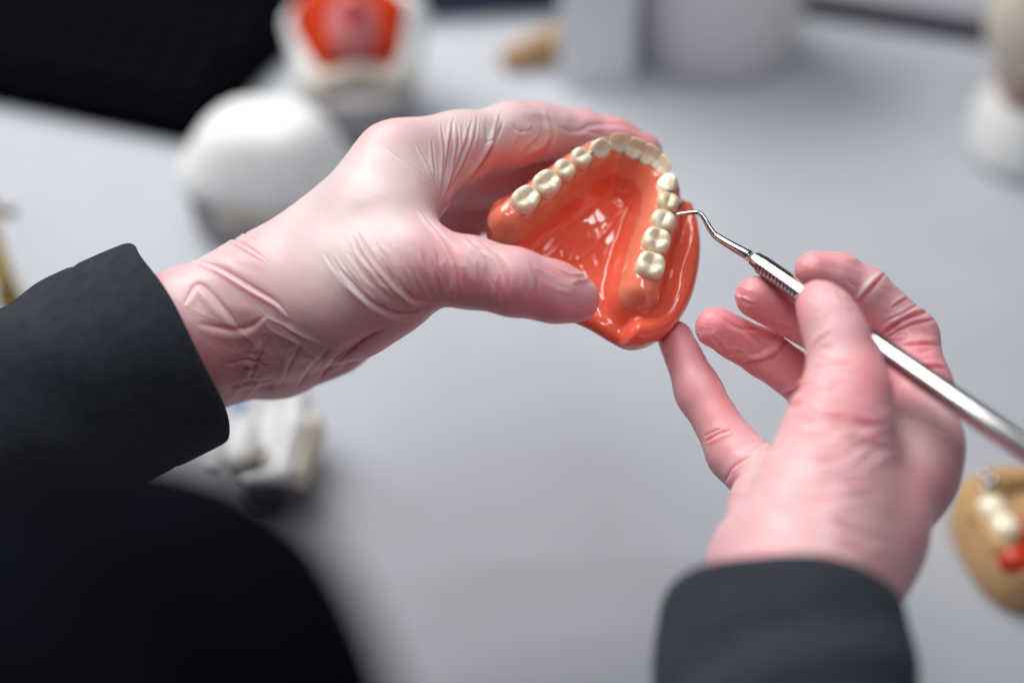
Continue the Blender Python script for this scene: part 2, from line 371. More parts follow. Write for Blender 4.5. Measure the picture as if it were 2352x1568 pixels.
for ln, am in ((((1065, 685), (940, 830), (830, 950), (785, 985), (762, 935), (742, 972), (700, 960)), .55), (((1112, 955), (1045, 1065), (975, 1160)), .45),
               (((765, 815), (700, 880), (600, 990)), .5), (((690, 820), (650, 880), (600, 940)), .4), (((800, 870), (760, 930), (740, 1000)), .35)):
    L_ = np.array([loc_at(*crop2(x, y), -17) for x, y in ln]); bd = np.full(GX.shape, 1e9)
    for a_, b_ in zip(L_, L_[1:]):
        e_ = b_ - a_; t_ = np.clip(((GX - a_[0]) * e_[0] + (GY - a_[1]) * e_[1]) / (e_ @ e_), 0, 1)
        bd = np.minimum(bd, np.hypot(GX - a_[0] - t_ * e_[0], GY - a_[1] - t_ * e_[1]))
    RIDGE = RIDGE + am * np.exp(-(bd / .75) ** 2)
Hh += RIDGE
from_end = (GX - 0) * 0
kx = np.zeros(GX.shape)
def smax(a, b, k): hh = np.clip(0.5 - 0.5 * (b - a) / k, 0, 1); return b * (1 - hh) + a * hh + k * hh * (1 - hh)
FM = Field((gx[0], gy[0], gz[0]), (gx[-1] - h * .5, gy[-1] - h * .5, gz[-1] - h * .5), h)
nx, ny, nz = FM.n; Z = FM.ax[2][None, None, :]
P3 = PS[:nx, :ny, None] + 0.0 + 0.012 * (Z + 13) ** 2          # wall bulges at mid height
FM.f = smax(smax((Z - Hh[:nx, :ny, None]) * 0.8, P3, 6.0), -(Z + 27), 5.0).astype(np.float32)
V, Q = FM.net(); me = subdiv(mesh_np('jaw_model', V, Q), 1)
jaw_o = c2w(O0 + AW * -27)
def place(me, base, name, m, parent=None):
    W = verts(me).astype(float); W = l2w(W); setverts(me, W - (np.asarray(base).ravel()))
    o = link(name, me, m, parent)
    if parent is None: o.location = base.ravel()
    return o
jm = place(me, jaw_o, 'jaw_model', M['rubber'])
tag(jm, 'glossy orange rubber jaw model held up in the gloved left hand', 'jaw model')
# denture: base, teeth, clasps
den_o = c2w(O0); den = empty('denture', den_o.ravel())
tag(den, 'clear pink denture with cream teeth seated on the orange jaw model', 'denture')
SW = np.where(INSIDE, 8.8, 7.8)
HB = Hh + 1.5 - 1.35 * sstep(3.5, 8.5, AD) * INSIDE - 0.6 * sstep(4, 8, AD) * ~INSIDE + 0.10 * vnoise(NP_, 21, 0.6).reshape(GX.shape)
for i, t in enumerate(TEETH):
    r = np.hypot(GX - TC[i, 0], GY - TC[i, 1]); HB += 0.55 * np.exp(-((r - t[2] * .58) / 1.3) ** 2) - 0.25 * np.exp(-(r / 3) ** 2)
FB = Field((gx[0], gy[0], gz[0]), (gx[-1] - h * .5, gy[-1] - h * .5, gz[-1] - h * .5), h)
FB.f = smax(smax((Z - HB[:nx, :ny, None]) * 0.85, np.broadcast_to((AD - SW)[:nx, :ny, None], FB.f.shape), 1.6), np.broadcast_to(-(Z - Hh[:nx, :ny, None] + 2.0), FB.f.shape), 0.8).astype(np.float32)
V, Q = FB.net(); me = subdiv(mesh_np('base_plate', V, Q), 1)
place(me, den_o, 'base_plate', M['acrylic'], den)
def tooth_mesh(name, la, lb, kind, sd):
    r0 = np.random.default_rng(sd); N = 40
    TH = np.linspace(0, 2 * np.pi, N, endpoint=False)
    rings = []; a, b = la / 2, lb / 2
    e = 2.5 if kind == 'molar' else 2.15
    def outline(t): 
        c, s = np.cos(t), np.sin(t); q = (np.abs(c) ** e + np.abs(s) ** e) ** (-1 / e); return q * c * a, q * s * b
    X, Y = outline(TH)
    ph = r0.uniform(-.2, .2)
    def top(x, y):
        u, w = x / a, y / b; rr = np.hypot(u, w)
        if kind == 'molar':
            z = -0.5 - 0.9 * np.exp(-(rr / .45) ** 2)
            for (cx, cy_) in ((.48, .5), (-.5, .48), (.5, -.5), (-.46, -.52)): z = z + 1.15 * np.exp(-(((u - cx) / .38) ** 2 + ((w - cy_) / .36) ** 2)) * (1 + 0.2 * math.sin(sd + 5 * cx))
            z = z - 0.28 * np.exp(-((u - 0.05 + ph * w) / .12) ** 2) * (1 - rr * .5) - 0.25 * np.exp(-((w + ph * u) / .13) ** 2) * (1 - rr * .5)
            return z
        if kind == 'premolar':
            z = -0.4 + 1.1 * np.exp(-((u / .6) ** 2 + ((w - .48) / .4) ** 2)) + 0.8 * np.exp(-((u / .55) ** 2 + ((w + .5) / .38) ** 2))
            return z - 0.55 * np.exp(-((w + .02 + .1 * u) / .12) ** 2) * np.exp(-(u / .7) ** 2)
        if kind == 'canine':     # cusp towards the outside (w>0)
            return -1.9 + 2.6 * np.exp(-((u / .75) ** 2 + ((w - .35) / .42) ** 2)) - 1.5 * sstep(.2, -1, w)
        return -3.4 + 4.0 * np.exp(-((w - .62) / .34) ** 2) * (1 - .12 * u ** 4) - 1.6 * sstep(0.1, -1, w) - 0.25 * np.exp(-(u / .2) ** 2) * (w < .4)
    verts_, faces = [(0, 0, top(np.array(0.), np.array(0.)).item())], []
    S = [.12, .24, .36, .48, .6, .7, .79, .87, .93, .97]
    for s in S:
        x, y = X * s, Y * s; z = top(x, y) - 1.6 * sstep(.72, 1.05, s) ** 1.6 * (0.6 if kind != 'incisor' else .35)
        rings.append(np.stack([x, y, z], 1))
    last = rings[-1][:, 2]
    for k, (sc, dz) in enumerate([(1.0, .5), (1.02, 1.2), (1.03, 2.2), (1.0, 3.6), (.93, 5.2), (.84, 7.0)]):
        zz = last - dz; zz = zz * (1 - k / 6) + (-7.8) * (k / 6) if k > 1 else zz
        rings.append(np.stack([X * sc, Y * sc, zz], 1))
    for r in rings: verts_ += [tuple(q) for q in r]
    for k in range(len(rings) - 1):
        for j in range(N):
            a0 = 1 + k * N + j; a1 = 1 + k * N + (j + 1) % N; faces.append((a0, a0 + N, a1 + N, a1))
    for j in range(0, N, 2):
        faces.append((0, 1 + j, 1 + (j + 1) % N, 1 + (j + 2) % N))
    nb = len(verts_); verts_.append((0, 0, -8.2)); b0 = 1 + (len(rings) - 1) * N
    for j in range(0, N, 2): faces.append((nb, b0 + (j + 2) % N, b0 + (j + 1) % N, b0 + j))
    return np.array(verts_), faces
for i, (cx, cy_, la, lb, kind) in enumerate(TEETH):
    c = TC[i]; nxt = TC[min(i + 1, 13)]; prv = TC[max(i - 1, 0)]; t = (nxt - prv) / np.linalg.norm(nxt - prv)
    o = np.array([-t[1], t[0]])
    if (o @ (c - np.array([0, 2.0]))) < 0: o = -o
    vv, ff = tooth_mesh('tooth', la * (1.06 if 3 < i < 10 else 1.0), lb * .97, kind, i * 3 + 1)
    lean = 0.0 if kind in ('molar', 'premolar') else 0.12
    if np.linalg.det(np.array([t, o])) < 0: t = -t
    P = np.stack([c[0] + vv[:, 0] * t[0] + (vv[:, 1] + vv[:, 2] * lean) * o[0], c[1] + vv[:, 0] * t[1] + (vv[:, 1] + vv[:, 2] * lean) * o[1], vv[:, 2] + (0.8 if kind != 'incisor' else 1.2)], 1)
    me = mesh_np('tooth', P, ff); me = subdiv(me, 1)
    tt = place(me, den_o, 'tooth', M['tooth_dark'] if i == 10 else M['tooth'], den)
    if i == 10: tag(tt, 'greyer tooth with a wire clasp')
def tube(name, pts, rad, m, parent=None, base=None, seg=12, world=True, flat=None, capround=True):
    P = np.array(pts, float); R = rad if hasattr(rad, '__len__') else [rad] * len(P)
    bm = bmesh.new(); prev = None; up = None; rings = []
    for i in range(len(P)):
        d = P[min(i + 1, len(P) - 1)] - P[max(i - 1, 0)]; d = d / np.linalg.norm(d)
        if up is None:
            up = np.cross(d, [0.3, 0.2, 0.93]); up /= np.linalg.norm(up)
        up = up - d * (up @ d); up /= np.linalg.norm(up); s = np.cross(d, up)
        rings.append([bm.verts.new(P[i] + R[i] * (math.cos(a) * up + math.sin(a) * s)) for a in np.arange(seg) * 2 * math.pi / seg])
    for a, b in zip(rings, rings[1:]):
        for j in range(seg): bm.faces.new((a[j], a[(j + 1) % seg], b[(j + 1) % seg], b[j]))
    bm.faces.new(rings[0][::-1]); bm.faces.new(rings[-1])
    bmesh.ops.recalc_face_normals(bm, faces=bm.faces)
    if base is not None:
        for v in bm.verts: v.co -= Vector(np.asarray(base).ravel())
    me = bpy.data.meshes.new(name); bm.to_mesh(me); bm.free()
    return link(name, me, m, parent)
for i, side in ((10, 1), (3, 1)):
    c = TC[i]; o = c / np.linalg.norm(c); an = math.atan2(o[1], o[0])
    A = np.linspace(an - 1.15, an + 1.15, 24)
    pts = [l2w(np.array([c[0] + 4.75 * math.cos(a), c[1] + 4.75 * math.sin(a), -1.6 - 1.0 * math.cos(2 * (a - an))])) for a in A]
    tube('clasp', pts, 0.00045, M['steel_dark'], den, den_o, 8)

# ------------------------------------------------------------------ dental probe
tip = [mm(1552, 492, 523), mm(1575, 490, 521.5), mm(1598, 488, 520), mm(1608, 491, 519.5), mm(1618, 503, 518.5), mm(1636, 533, 516.5), mm(1652, 547, 515), mm(1690, 570, 510), mm(1722, 588, 507)]
prb_o = c2w(mm(1735, 596, 505)).ravel(); prb = empty('dental_probe', prb_o)
tag(prb, 'steel dental probe with a hooked tip held in the right hand', 'dental probe')
TP = smooth_line([c for c in tip], 5); 
tube('tip', c2w(TP), list(np.interp(np.linspace(0, 1, len(TP)), [0, .15, .3, .6, 1], [.00035, .0008, .0008, .0011, .0020])), M['steel'], prb, prb_o, 16)
def handle():
    A = mm(1728, 592, 506); B = mm(1905, 712, 481.5); C_ = mm(2352, 1030, 428); D = mm(2560, 1178, 405)
    ax = (C_ - A) / np.linalg.norm(C_ - A); L = np.linalg.norm(D - A)
    bm = bmesh.new(); up = np.cross(ax, [0, 0, 1.0]); up /= np.linalg.norm(up); s = np.cross(ax, up); rings = []
    st = [(0, 2.0), (1.2, 2.9), (6, 3.45), (L * .5, 3.9), (L, 4.1)]
    ks = []
    for t, r in st: ks.append((t, r))
    for t, r in ks:
        rings.append([bm.verts.new(A + ax * t + r * (math.cos(a) * up + math.sin(a) * s)) for a in (np.arange(8) + .5) * math.pi / 4])
    for a, b in zip(rings, rings[1:]):
        for j in range(8): bm.faces.new((a[j], a[(j + 1) % 8], b[(j + 1) % 8], b[j]))
    bm.faces.new(rings[0][::-1]); bm.faces.new(rings[-1])
    bmesh.ops.recalc_face_normals(bm, faces=bm.faces)
    es = [e for e in bm.edges]
    bmesh.ops.bevel(bm, geom=es, offset=0.28, segments=2, affect='EDGES', profile=0.5)
    for v in bm.verts: v.co = Vector(c2w(np.array(v.co)).ravel() - prb_o)
    me = bpy.data.meshes.new('handle'); bm.to_mesh(me); bm.free()
    o = link('handle', me, M['steel'], prb); me.set_sharp_from_angle(angle=0.5)
    bm = bmesh.new()                     # knurled grip rings on the lower facets
    for k in range(13):
        t0 = 5 + k * 1.75; r = np.interp(t0, [0, 6, L], [2.9, 3.45, 4.1]) + 0.1
        ring = []
        for q, rr in ((0, r - .3), (.25, r + .12), (.7, r + .12), (.95, r - .3)):
            ring.append([bm.verts.new(A + ax * (t0 + q) + rr * (math.cos(a) * up + math.sin(a) * s)) for a in np.linspace(math.pi * GR[0], math.pi * GR[1], 9)])
        for a, b in zip(ring, ring[1:]):
            for j in range(8): bm.faces.new((a[j], a[j + 1], b[j + 1], b[j]))
    for v in bm.verts: v.co = Vector(c2w(np.array(v.co)).ravel() - prb_o)
    me = bpy.data.meshes.new('grip'); bm.to_mesh(me); bm.free(); link('grip', me, M['steel_dark'], o)
GR = (0.60, 1.12)
handle()

# ------------------------------------------------------------------ person: gloves and sweater
per_o = c2w(np.array([-71, 330, 300.])).ravel(); per = empty('person', per_o)
tag(per, 'person in a charcoal sweater and pink gloves holding the model and probe', 'person')
# left glove
F = Field(mm(150, 200, 520) * [1, 1, 0] + [-8, -8, 470], mm(1560, 1000, 560) * [1, 1, 0] + [15, 12, 612], 1.25)
F.chain([(300, 830, 530, 150), (440, 770, 530, 150), (600, 690, 530, 128)], 6)
F.chain([(300, 850, 550, 150), (470, 775, 548, 152), (640, 720, 548, 140), (760, 640, 548, 130)], 10)
F.chain([(600, 670, 530, 115), (772, 530, 530, 84), (900, 374, 527, 72), (925, 360, 527, 66)], 14)      # index metacarpal
F.chain([(610, 700, 545, 122), (800, 572, 545, 106), (960, 420, 548, 78)], 12)                            # middle metacarpal
F.chain([(600, 720, 560, 120), (800, 620, 565, 100), (960, 480, 570, 75)], 10)
F.chain([(620, 770, 560, 110), (800, 700, 570, 95), (930, 560, 582, 70)], 10)
F.chain([(700, 650, 522, 120), (830, 590, 514, 110), (900, 520, 510, 105)], 14)                           # first web muscle
F.chain([(860, 470, 518, 95), (960, 430, 522, 62)], 12)
F.chain([(640, 740, 530, 125), (800, 688, 512, 122), (900, 640, 502, 102), (965, 608, 497, 88)], 12)      # thumb metacarpal
F.chain([(965, 608, 497, 88), (1080, 626, 494, 78), (1180, 648, 492, 74), (1270, 670, 496, 66), (1322, 686, 499, 56)], 5)
F.chain([(925, 360, 527, 66), (1060, 334, 540, 69), (1175, 309, 553, 66), (1235, 304, 560, 64)], 8)       # index
F.chain([(1235, 300, 560, 65), (1330, 312, 568, 59), (1405, 328, 571, 57), (1474, 352, 572, 47)], 3)
F.chain([(1010, 360, 533, 55), (985, 430, 528, 32)], 14)
F.chain([(960, 410, 548, 80), (1210, 400, 582, 66), (1400, 440, 590, 56), (1480, 470, 590, 50)], 5)        # middle
F.chain([(960, 480, 570, 75), (1160, 470, 585, 64), (1330, 540, 590, 54), (1400, 600, 586, 48)], 4)        # ring
F.chain([(930, 560, 582, 70), (1080, 610, 580, 56), (1230, 675, 566, 48), (1310, 694, 554, 46)], 4)        # little
F.chain([(640, 800, 552, 112), (760, 765, 552, 85), (890, 712, 552, 55), (985, 678, 556, 40)], 9)          # heel of the palm
def c1(*p): return [(x * .3516 + 367.5, y * .3516 + 183.8) for x, y in p]
def c2(*p): return [(x * .4103 + 1010.7, y * .4103 + 183.8) for x, y in p]
def c5(*p): return [(x * .43, y * .43 + 459.4) for x, y in p]
CL = [(c1((1480, 440), (1640, 560), (1780, 690)), .35, 4), (c1((1680, 420), (1760, 560), (1805, 700)), .5, 4), (c1((1775, 380), (1790, 520), (1800, 650)), .4, 4),
      (c1((1920, 240), (1880, 500), (1835, 760)), .6, 5), (c1((2040, 260), (1970, 500), (1850, 790)), .7, 5), (c1((2230, 200), (2150, 480), (1990, 680), (1870, 820)), .8, 6),
      (c2((90, 230), (100, 380), (40, 640)), .5, 5), (c2((210, 190), (190, 330), (110, 520), (30, 660)), .6, 5), (c2((320, 190), (345, 260), (240, 460), (110, 640)), .9, 7),
      (c2((600, 160), (635, 300), (590, 390), (470, 440)), 1.0, 7), (c2((570, 230), (560, 320), (470, 400)), .5, 5), (c2((640, 260), (760, 290), (850, 255), (1000, 250), (1180, 300)), .5, 7),
      (c2((760, 280), (880, 300), (950, 330)), .4, 5), (c2((380, 240), (450, 290), (540, 270)), .45, 4), (c2((240, 360), (320, 320)), .4, 3), (c2((470, 210), (520, 250), (470, 330)), .35, 4),
      (c1((1690, 840), (1860, 1040), (1945, 1250), (1950, 1440)), 1.0, 6), (c1((1980, 1000), (2120, 1150), (2180, 1360)), .5, 6), (c1((2080, 1040), (2240, 1200), (2310, 1510)), .8, 6),
      (c1((1290, 990), (1390, 1160), (1560, 1360), (1690, 1460)), 1.0, 7), (c1((1180, 1240), (1380, 1440), (1560, 1530), (1720, 1490)), 1.0, 8), (c1((1270, 1090), (1440, 1290), (1560, 1430)), .7, 6),
      (c1((1540, 1290), (1650, 1420), (1760, 1440)), .9, 7), (c1((1770, 1160), (1810, 1300), (1830, 1440)), .6, 5), (c1((1850, 1180), (1880, 1320), (1890, 1440)), .5, 4),
      (c1((1430, 1150), (1500, 1260), (1580, 1420)), .7, 6), (c1((1120, 1160), (1250, 1330), (1420, 1480)), .35, 6),
      (c1((350, 1085), (450, 1030), (560, 1080), (690, 1170)), .7, 5), (c1((455, 1030), (530, 990), (640, 1060)), .4, 4), (c1((200, 1160), (400, 1230), (600, 1350), (760, 1450), (840, 1540)), 1.1, 7),
      (c5((980, 560), (1060, 450), (1190, 570), (1280, 690)), .9, 12), (c5((1060, 660), (1280, 690), (1420, 620)), .7, 12),
      (c5((1200, 880), (1330, 850), (1440, 870)), .7, 7), (c5((1230, 1000), (1340, 975), (1460, 960)), .7, 6), (c5((1770, 790), (1680, 880), (1590, 1000)), .9, 8), (c5((1880, 760), (1790, 850), (1690, 980)), .9, 8),
      (c5((1620, 760), (1560, 860), (1500, 1000)), .7, 8), (c5((2060, 690), (1950, 740), (1800, 860)), .9, 7), (c5((1440, 740), (1380, 850), (1330, 960)), .6, 8),
      ([(1080, 560), (1150, 600), (1190, 700)], .35, 7), ([(1215, 600), (1235, 650), (1215, 712)], .6, 8)]
CL += fan(c1((1500, 1050), (1600, 1250), (1700, 1440)), c1((2350, 1150), (2330, 1350), (2330, 1540)), 11, .35, 4.5)
CL += fan(c1((1000, 1100), (1200, 1350), (1500, 1560)), c1((1400, 1000), (1550, 1250), (1680, 1440)), 7, .3, 5)
CL += fan(c5((1200, 820), (1350, 800), (1500, 780)), c5((1260, 1030), (1400, 1010), (1600, 990)), 7, .6, 7)
CL += fan(c5((2000, 720), (1850, 800), (1700, 900)), c5((1950, 830), (1800, 930), (1650, 985)), 6, .5, 6)
CL += fan(c2((0, 200), (20, 400), (10, 600)), c2((330, 180), (300, 380), (120, 600)), 8, .4, 4)
CL += fan([(1060, 640), (1075, 670), (1080, 705)], [(1210, 620), (1215, 670), (1205, 730)], 6, .35, 5)
PL = [(590, 730, 220, 125, 35, 32, 110, 34, .6, 5), (660, 850, 200, 60, -20, -42, 80, 26, .42, 9), (1290, 655, 95, 60, 15, 20, 45, 20, .6, 13),
      (1090, 330, 130, 90, -5, 105, 60, 22, .28, 17), (1280, 290, 130, 45, 5, 20, 60, 22, .35, 21), (1090, 640, 130, 75, 5, 80, 60, 20, .3, 25), (880, 640, 130, 120, 30, 50, 70, 24, .3, 29)]
me, W = glove_mesh(F, CL, 2, 'glove', patches=PL, lit_tint=[(800, 480, 360, 215, -38, 1.0), (1120, 280, 300, 75, 6, .9), (1150, 600, 160, 50, 15, .6), (510, 640, 170, 120, -30, .75), (1320, 660, 60, 45, 0, .5)]); setverts(me, W - per_o); link('glove', me, M['glove'], per)
# right glove
F = Field(mm(1480, 540, 540) * [1, 1, 0] + [-6, -10, 392], mm(2260, 1500, 480) * [1, 1, 0] + [22, 12, 560], 1.25)
F.chain([(1800, 1480, 395, 190), (1850, 1300, 425, 165), (1900, 1180, 445, 150)], 6)
F.chain([(1760, 1480, 420, 150), (1775, 1310, 445, 125), (1790, 1170, 478, 95), (1790, 1120, 488, 80)], 14)
F.chain([(1930, 1400, 425, 110), (1985, 1240, 445, 112), (2080, 1080, 470, 100), (2105, 1010, 477, 90)], 14)  # index metacarpal
F.chain([(1900, 1300, 440, 130), (1990, 1120, 475, 110), (2040, 990, 493, 85)], 12)
F.chain([(1850, 1300, 450, 120), (1900, 1150, 485, 100), (1930, 1030, 503, 75)], 12)
F.chain([(2105, 1010, 477, 92), (2108, 900, 490, 70), (2088, 775, 503, 66)], 8)                               # index
F.chain([(2088, 775, 503, 66), (1985, 668, 500, 56), (1925, 633, 498, 52), (1872, 622, 496, 47)], 2.5)
F.chain([(2040, 990, 493, 80), (1990, 830, 512, 60), (1840, 728, 510, 54), (1736, 682, 506, 49)], 3)           # middle
F.chain([(1930, 1030, 503, 72), (1880, 900, 520, 58), (1755, 812, 520, 53), (1644, 752, 514, 48)], 3)          # ring
F.chain([(1830, 1150, 490, 90), (1760, 1110, 498, 72), (1688, 1040, 508, 60), (1606, 900, 521, 50), (1551, 776, 529, 41)], 5)   # little
F.chain([(1850, 1260, 430, 140), (1885, 1130, 440, 118), (1925, 980, 452, 100), (1948, 900, 458, 88)], 12)    # thumb
F.chain([(1948, 900, 458, 88), (1940, 845, 463, 74), (1924, 775, 466, 64), (1900, 722, 470, 55), (1880, 692, 474, 49)], 6)
def c3(*p): return [(x * .375 + 1470, y * .375 + 459.4) for x, y in p]
def c4(*p): return [(x * .4143 + 1424, y * .4143 + 918.8) for x, y in p]
CR = [(c3((1500, 450), (1400, 560), (1330, 630)), 1.3, 7), (c3((1770, 680), (1620, 730), (1470, 830)), 1.2, 7), (c3((1640, 600), (1540, 660)), .6, 5), (c3((1810, 730), (1650, 770), (1500, 850)), .7, 6),
      (c3((1700, 640), (1600, 700), (1500, 740)), .5, 5), (c3((1840, 890), (1720, 880), (1600, 890)), .4, 5), (c3((1875, 1030), (1760, 1020), (1650, 1040)), .9, 6), (c3((1250, 480), (1330, 540), (1320, 600)), .3, 5),
      (c3((1190, 800), (1110, 850), (1050, 910)), .4, 6), (c3((1040, 1040), (1200, 1000), (1400, 1010)), .7, 7), (c3((1030, 1130), (1200, 1110), (1340, 1150)), .5, 6), (c3((990, 1270), (1130, 1330), (1300, 1320)), .7, 8),
      (c3((1200, 540), (1240, 600), (1330, 640)), .5, 8), (c3((900, 830), (850, 930), (760, 980), (640, 1000)), 1.3, 8), (c3((620, 800), (720, 850), (800, 920)), .6, 8), (c3((500, 720), (600, 780), (740, 800)), .5, 8),
      (c3((1030, 1110), (940, 1170), (870, 1190)), .9, 6), (c3((1000, 1230), (940, 1250), (900, 1270)), .7, 5), (c3((400, 1480), (480, 1430), (570, 1400)), .8, 6), (c3((390, 1450), (440, 1420), (500, 1400)), .5, 5),
      (c3((460, 1030), (520, 1150), (600, 1280)), .4, 4), (c3((600, 560), (640, 620), (720, 640)), .5, 6), (c3((700, 700), (800, 760), (950, 790)), .5, 7),
      (c4((950, 100), (1120, 125), (1280, 90)), .8, 9), (c4((960, 190), (1130, 215), (1300, 240)), .7, 9), (c4((1180, 430), (1280, 460), (1390, 450)), .8, 8), (c4((1270, 300), (1340, 250), (1410, 230)), .6, 8),
      (c4((580, 460), (640, 360), (800, 270)), 1.0, 6), (c4((600, 520), (640, 440), (760, 350)), .7, 6), (c4((1650, 100), (1750, 150), (1830, 200)), .6, 8), (c4((1560, 60), (1640, 100), (1700, 130)), .5, 8),
      (c4((700, 760), (900, 740), (1150, 830)), .6, 12), (c4((1000, 640), (1200, 680), (1380, 780)), .5, 12), (c4((1050, 560), (1200, 600), (1400, 680)), .4, 10)]
CR += fan(c3((1500, 900), (1650, 880), (1830, 870)), c3((1520, 1080), (1700, 1060), (1870, 1070)), 6, .4, 5)
CR += fan(c4((900, 60), (1100, 90), (1350, 60)), c4((1000, 330), (1200, 400), (1450, 400)), 8, .4, 8)
CR += fan(c3((1050, 900), (1180, 880), (1330, 860)), c3((1030, 1180), (1200, 1200), (1450, 1200)), 7, .35, 6)
PR = [(1680, 800, 100, 60, 25, 20, 40, 18, .6, 41), (1740, 700, 70, 50, 20, 30, 40, 18, .35, 57), (1900, 620, 90, 50, 10, 20, 60, 22, .2, 59), (1960, 1000, 150, 120, 0, 5, 80, 26, .5, 43), (1850, 1180, 220, 110, 0, 8, 110, 34, .45, 45), (2090, 800, 80, 110, 0, 155, 50, 20, .3, 47),
      (1750, 1060, 90, 70, -40, -35, 50, 18, .35, 49), (1850, 1270, 230, 60, 0, 5, 80, 26, .4, 51), (1900, 690, 70, 60, 0, 10, 30, 16, .12, 53), (2010, 640, 120, 60, 30, 25, 50, 18, .2, 55)]
me, W = glove_mesh(F, CR, 2, 'glove', patches=PR, lit_tint=[(1850, 1130, 260, 260, -25, .55), (1910, 780, 80, 200, 0, .5), (2130, 990, 90, 120, 0, .45), (2000, 660, 180, 80, 35, .4), (1600, 900, 60, 140, -20, .35)]); setverts(me, W - per_o); link('glove', me, M['glove'], per)

# sweater: torso and shoulder as one blacker body, shade put into its colour, plus the two sleeves with turned-in cuffs
def sleeve(path, R, n0, length_rings, seed, seg=160, tilt_fade=0.35, wr=1.0, flare=0.0):
    """path: centre line in camera mm from the cuff; n0: rim normal (towards the hand); R: radii"""
    P = smooth_line(path, length_rings); R = np.interp(np.linspace(0, 1, len(P)), np.linspace(0, 1, len(R)), R)
    cum = np.concatenate([[0], np.cumsum(np.linalg.norm(np.diff(P, axis=0), axis=1))])
    n0 = np.array(n0, float); n0 /= np.linalg.norm(n0)
    up = np.cross(n0, [0, 0, 1.0]); up /= np.linalg.norm(up)
    th = np.arange(seg) * 2 * math.pi / seg; V = []
    r0 = np.random.default_rng(seed); phs = r0.uniform(0, 6.28, 12); fr = r0.integers(1, 5, 12); ks = r0.uniform(0.02, 0.16, 12)
    def ring(c, n, u, r, s, inner=0):
        u = u - n * (u @ n); u = u / np.linalg.norm(u); w = np.cross(n, u)
        dr = np.zeros(seg)
        for j in range(12): dr += np.sin(fr[j] * th + phs[j] + ks[j] * s + 1.2 * math.sin(ks[j] * .6 * s + j)) * (.35 if j < 6 else .22)
        dr *= wr * (0.5 + 0.5 * min(1, s / 40)) * 1.6
        if s > 0 and s < 26: dr += 0.35 * math.exp(-((s - 23) / .9) ** 2) * -1.5
        rr = r + dr
        wv = (0.9 * np.sin(2 * th + seed) + 0.5 * np.sin(5 * th + 2 * seed)) * max(0, 1 - s / 30)
        return c[None, :] + rr[:, None] * (np.cos(th)[:, None] * u + np.sin(th)[:, None] * w) + wv[:, None] * n
    for s, dr in ((14, -4.2), (8, -4.2), (3, -4.1), (1.2, -3.7), (.3, -2.9)):            # turned-in inner wall
        V.append(ring(P[0] - n0 * s, n0, up, R[0] + dr, 0.0))
    fine = np.concatenate([[0.05, .5, 1.2, 2.2, 4, 7], np.arange(10, cum[-1], 2.2)])
    for s in fine:
        c = np.array([np.interp(s, cum, P[:, k]) for k in range(3)]); r = np.interp(s, cum, R)
        c2_ = np.array([np.interp(s + 6, cum, P[:, k]) for k in range(3)]); c1_ = np.array([np.interp(max(s - 6, 0), cum, P[:, k]) for k in range(3)])
        t = c1_ - c2_; t /= np.linalg.norm(t); f = min(1, s / 60); n = n0 * (1 - f) + t * f; n /= np.linalg.norm(n)
        rd = float(np.interp(s, [0, .5, 1.2, 2.2, 4, 7], [-2.6, -1.6, -.85, -.4, -.1, 0]))
        V.append(ring(c, n, up, r + rd, s))
    nr = len(V); V = np.concatenate(V); Fq = []
    i, j = np.meshgrid(np.arange(nr - 1), np.arange(seg), indexing='ij'); i = i.ravel(); j = j.ravel()
    Fq = np.stack([i * seg + j, i * seg + (j + 1) % seg, (i + 1) * seg + (j + 1) % seg, (i + 1) * seg + j], 1)
    return V, Fq
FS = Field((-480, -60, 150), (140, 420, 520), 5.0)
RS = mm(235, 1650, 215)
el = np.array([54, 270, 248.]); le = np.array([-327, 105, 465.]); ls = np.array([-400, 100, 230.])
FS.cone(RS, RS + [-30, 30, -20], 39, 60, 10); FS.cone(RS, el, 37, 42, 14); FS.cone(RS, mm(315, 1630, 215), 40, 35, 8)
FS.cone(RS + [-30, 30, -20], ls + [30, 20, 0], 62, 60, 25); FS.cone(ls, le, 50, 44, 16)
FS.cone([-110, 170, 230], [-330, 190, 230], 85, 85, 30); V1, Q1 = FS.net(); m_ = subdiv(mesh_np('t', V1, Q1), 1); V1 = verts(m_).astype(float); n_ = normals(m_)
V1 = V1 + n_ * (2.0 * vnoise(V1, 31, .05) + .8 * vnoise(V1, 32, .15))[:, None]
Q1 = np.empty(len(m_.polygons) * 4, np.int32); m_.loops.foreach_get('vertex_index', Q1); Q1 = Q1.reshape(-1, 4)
V2, Q2 = sleeve([mm(424, 782, 522), mm(424, 782, 522) * .55 + le * .45, le], [40.5, 40.5, 42], (.86, -.44, .25), 20, 4, wr=1.1)
V3, Q3 = sleeve([mm(1785, 1408, 411), mm(1785, 1408, 411) * .5 + el * .5, el], [35.5, 38, 41], (.10, -.75, .65), 20, 9, wr=1.3)
Q2 = Q2[:, ::-1]; Q3 = Q3[:, ::-1]
link('shaded_torso', mesh_np('shaded_torso', c2w(V1) - per_o, Q1), M['shaded_torso'], per)
VV = np.concatenate([V2, V3]); QQ = np.concatenate([Q2, Q3 + len(V2)])
me = mesh_np('sweater', c2w(VV) - per_o, QQ)
bm = bmesh.new(); bm.from_mesh(me); bmesh.ops.recalc_face_normals(bm, faces=bm.faces); bm.to_mesh(me); bm.free()
link('sweater', me, M['knit'], per)

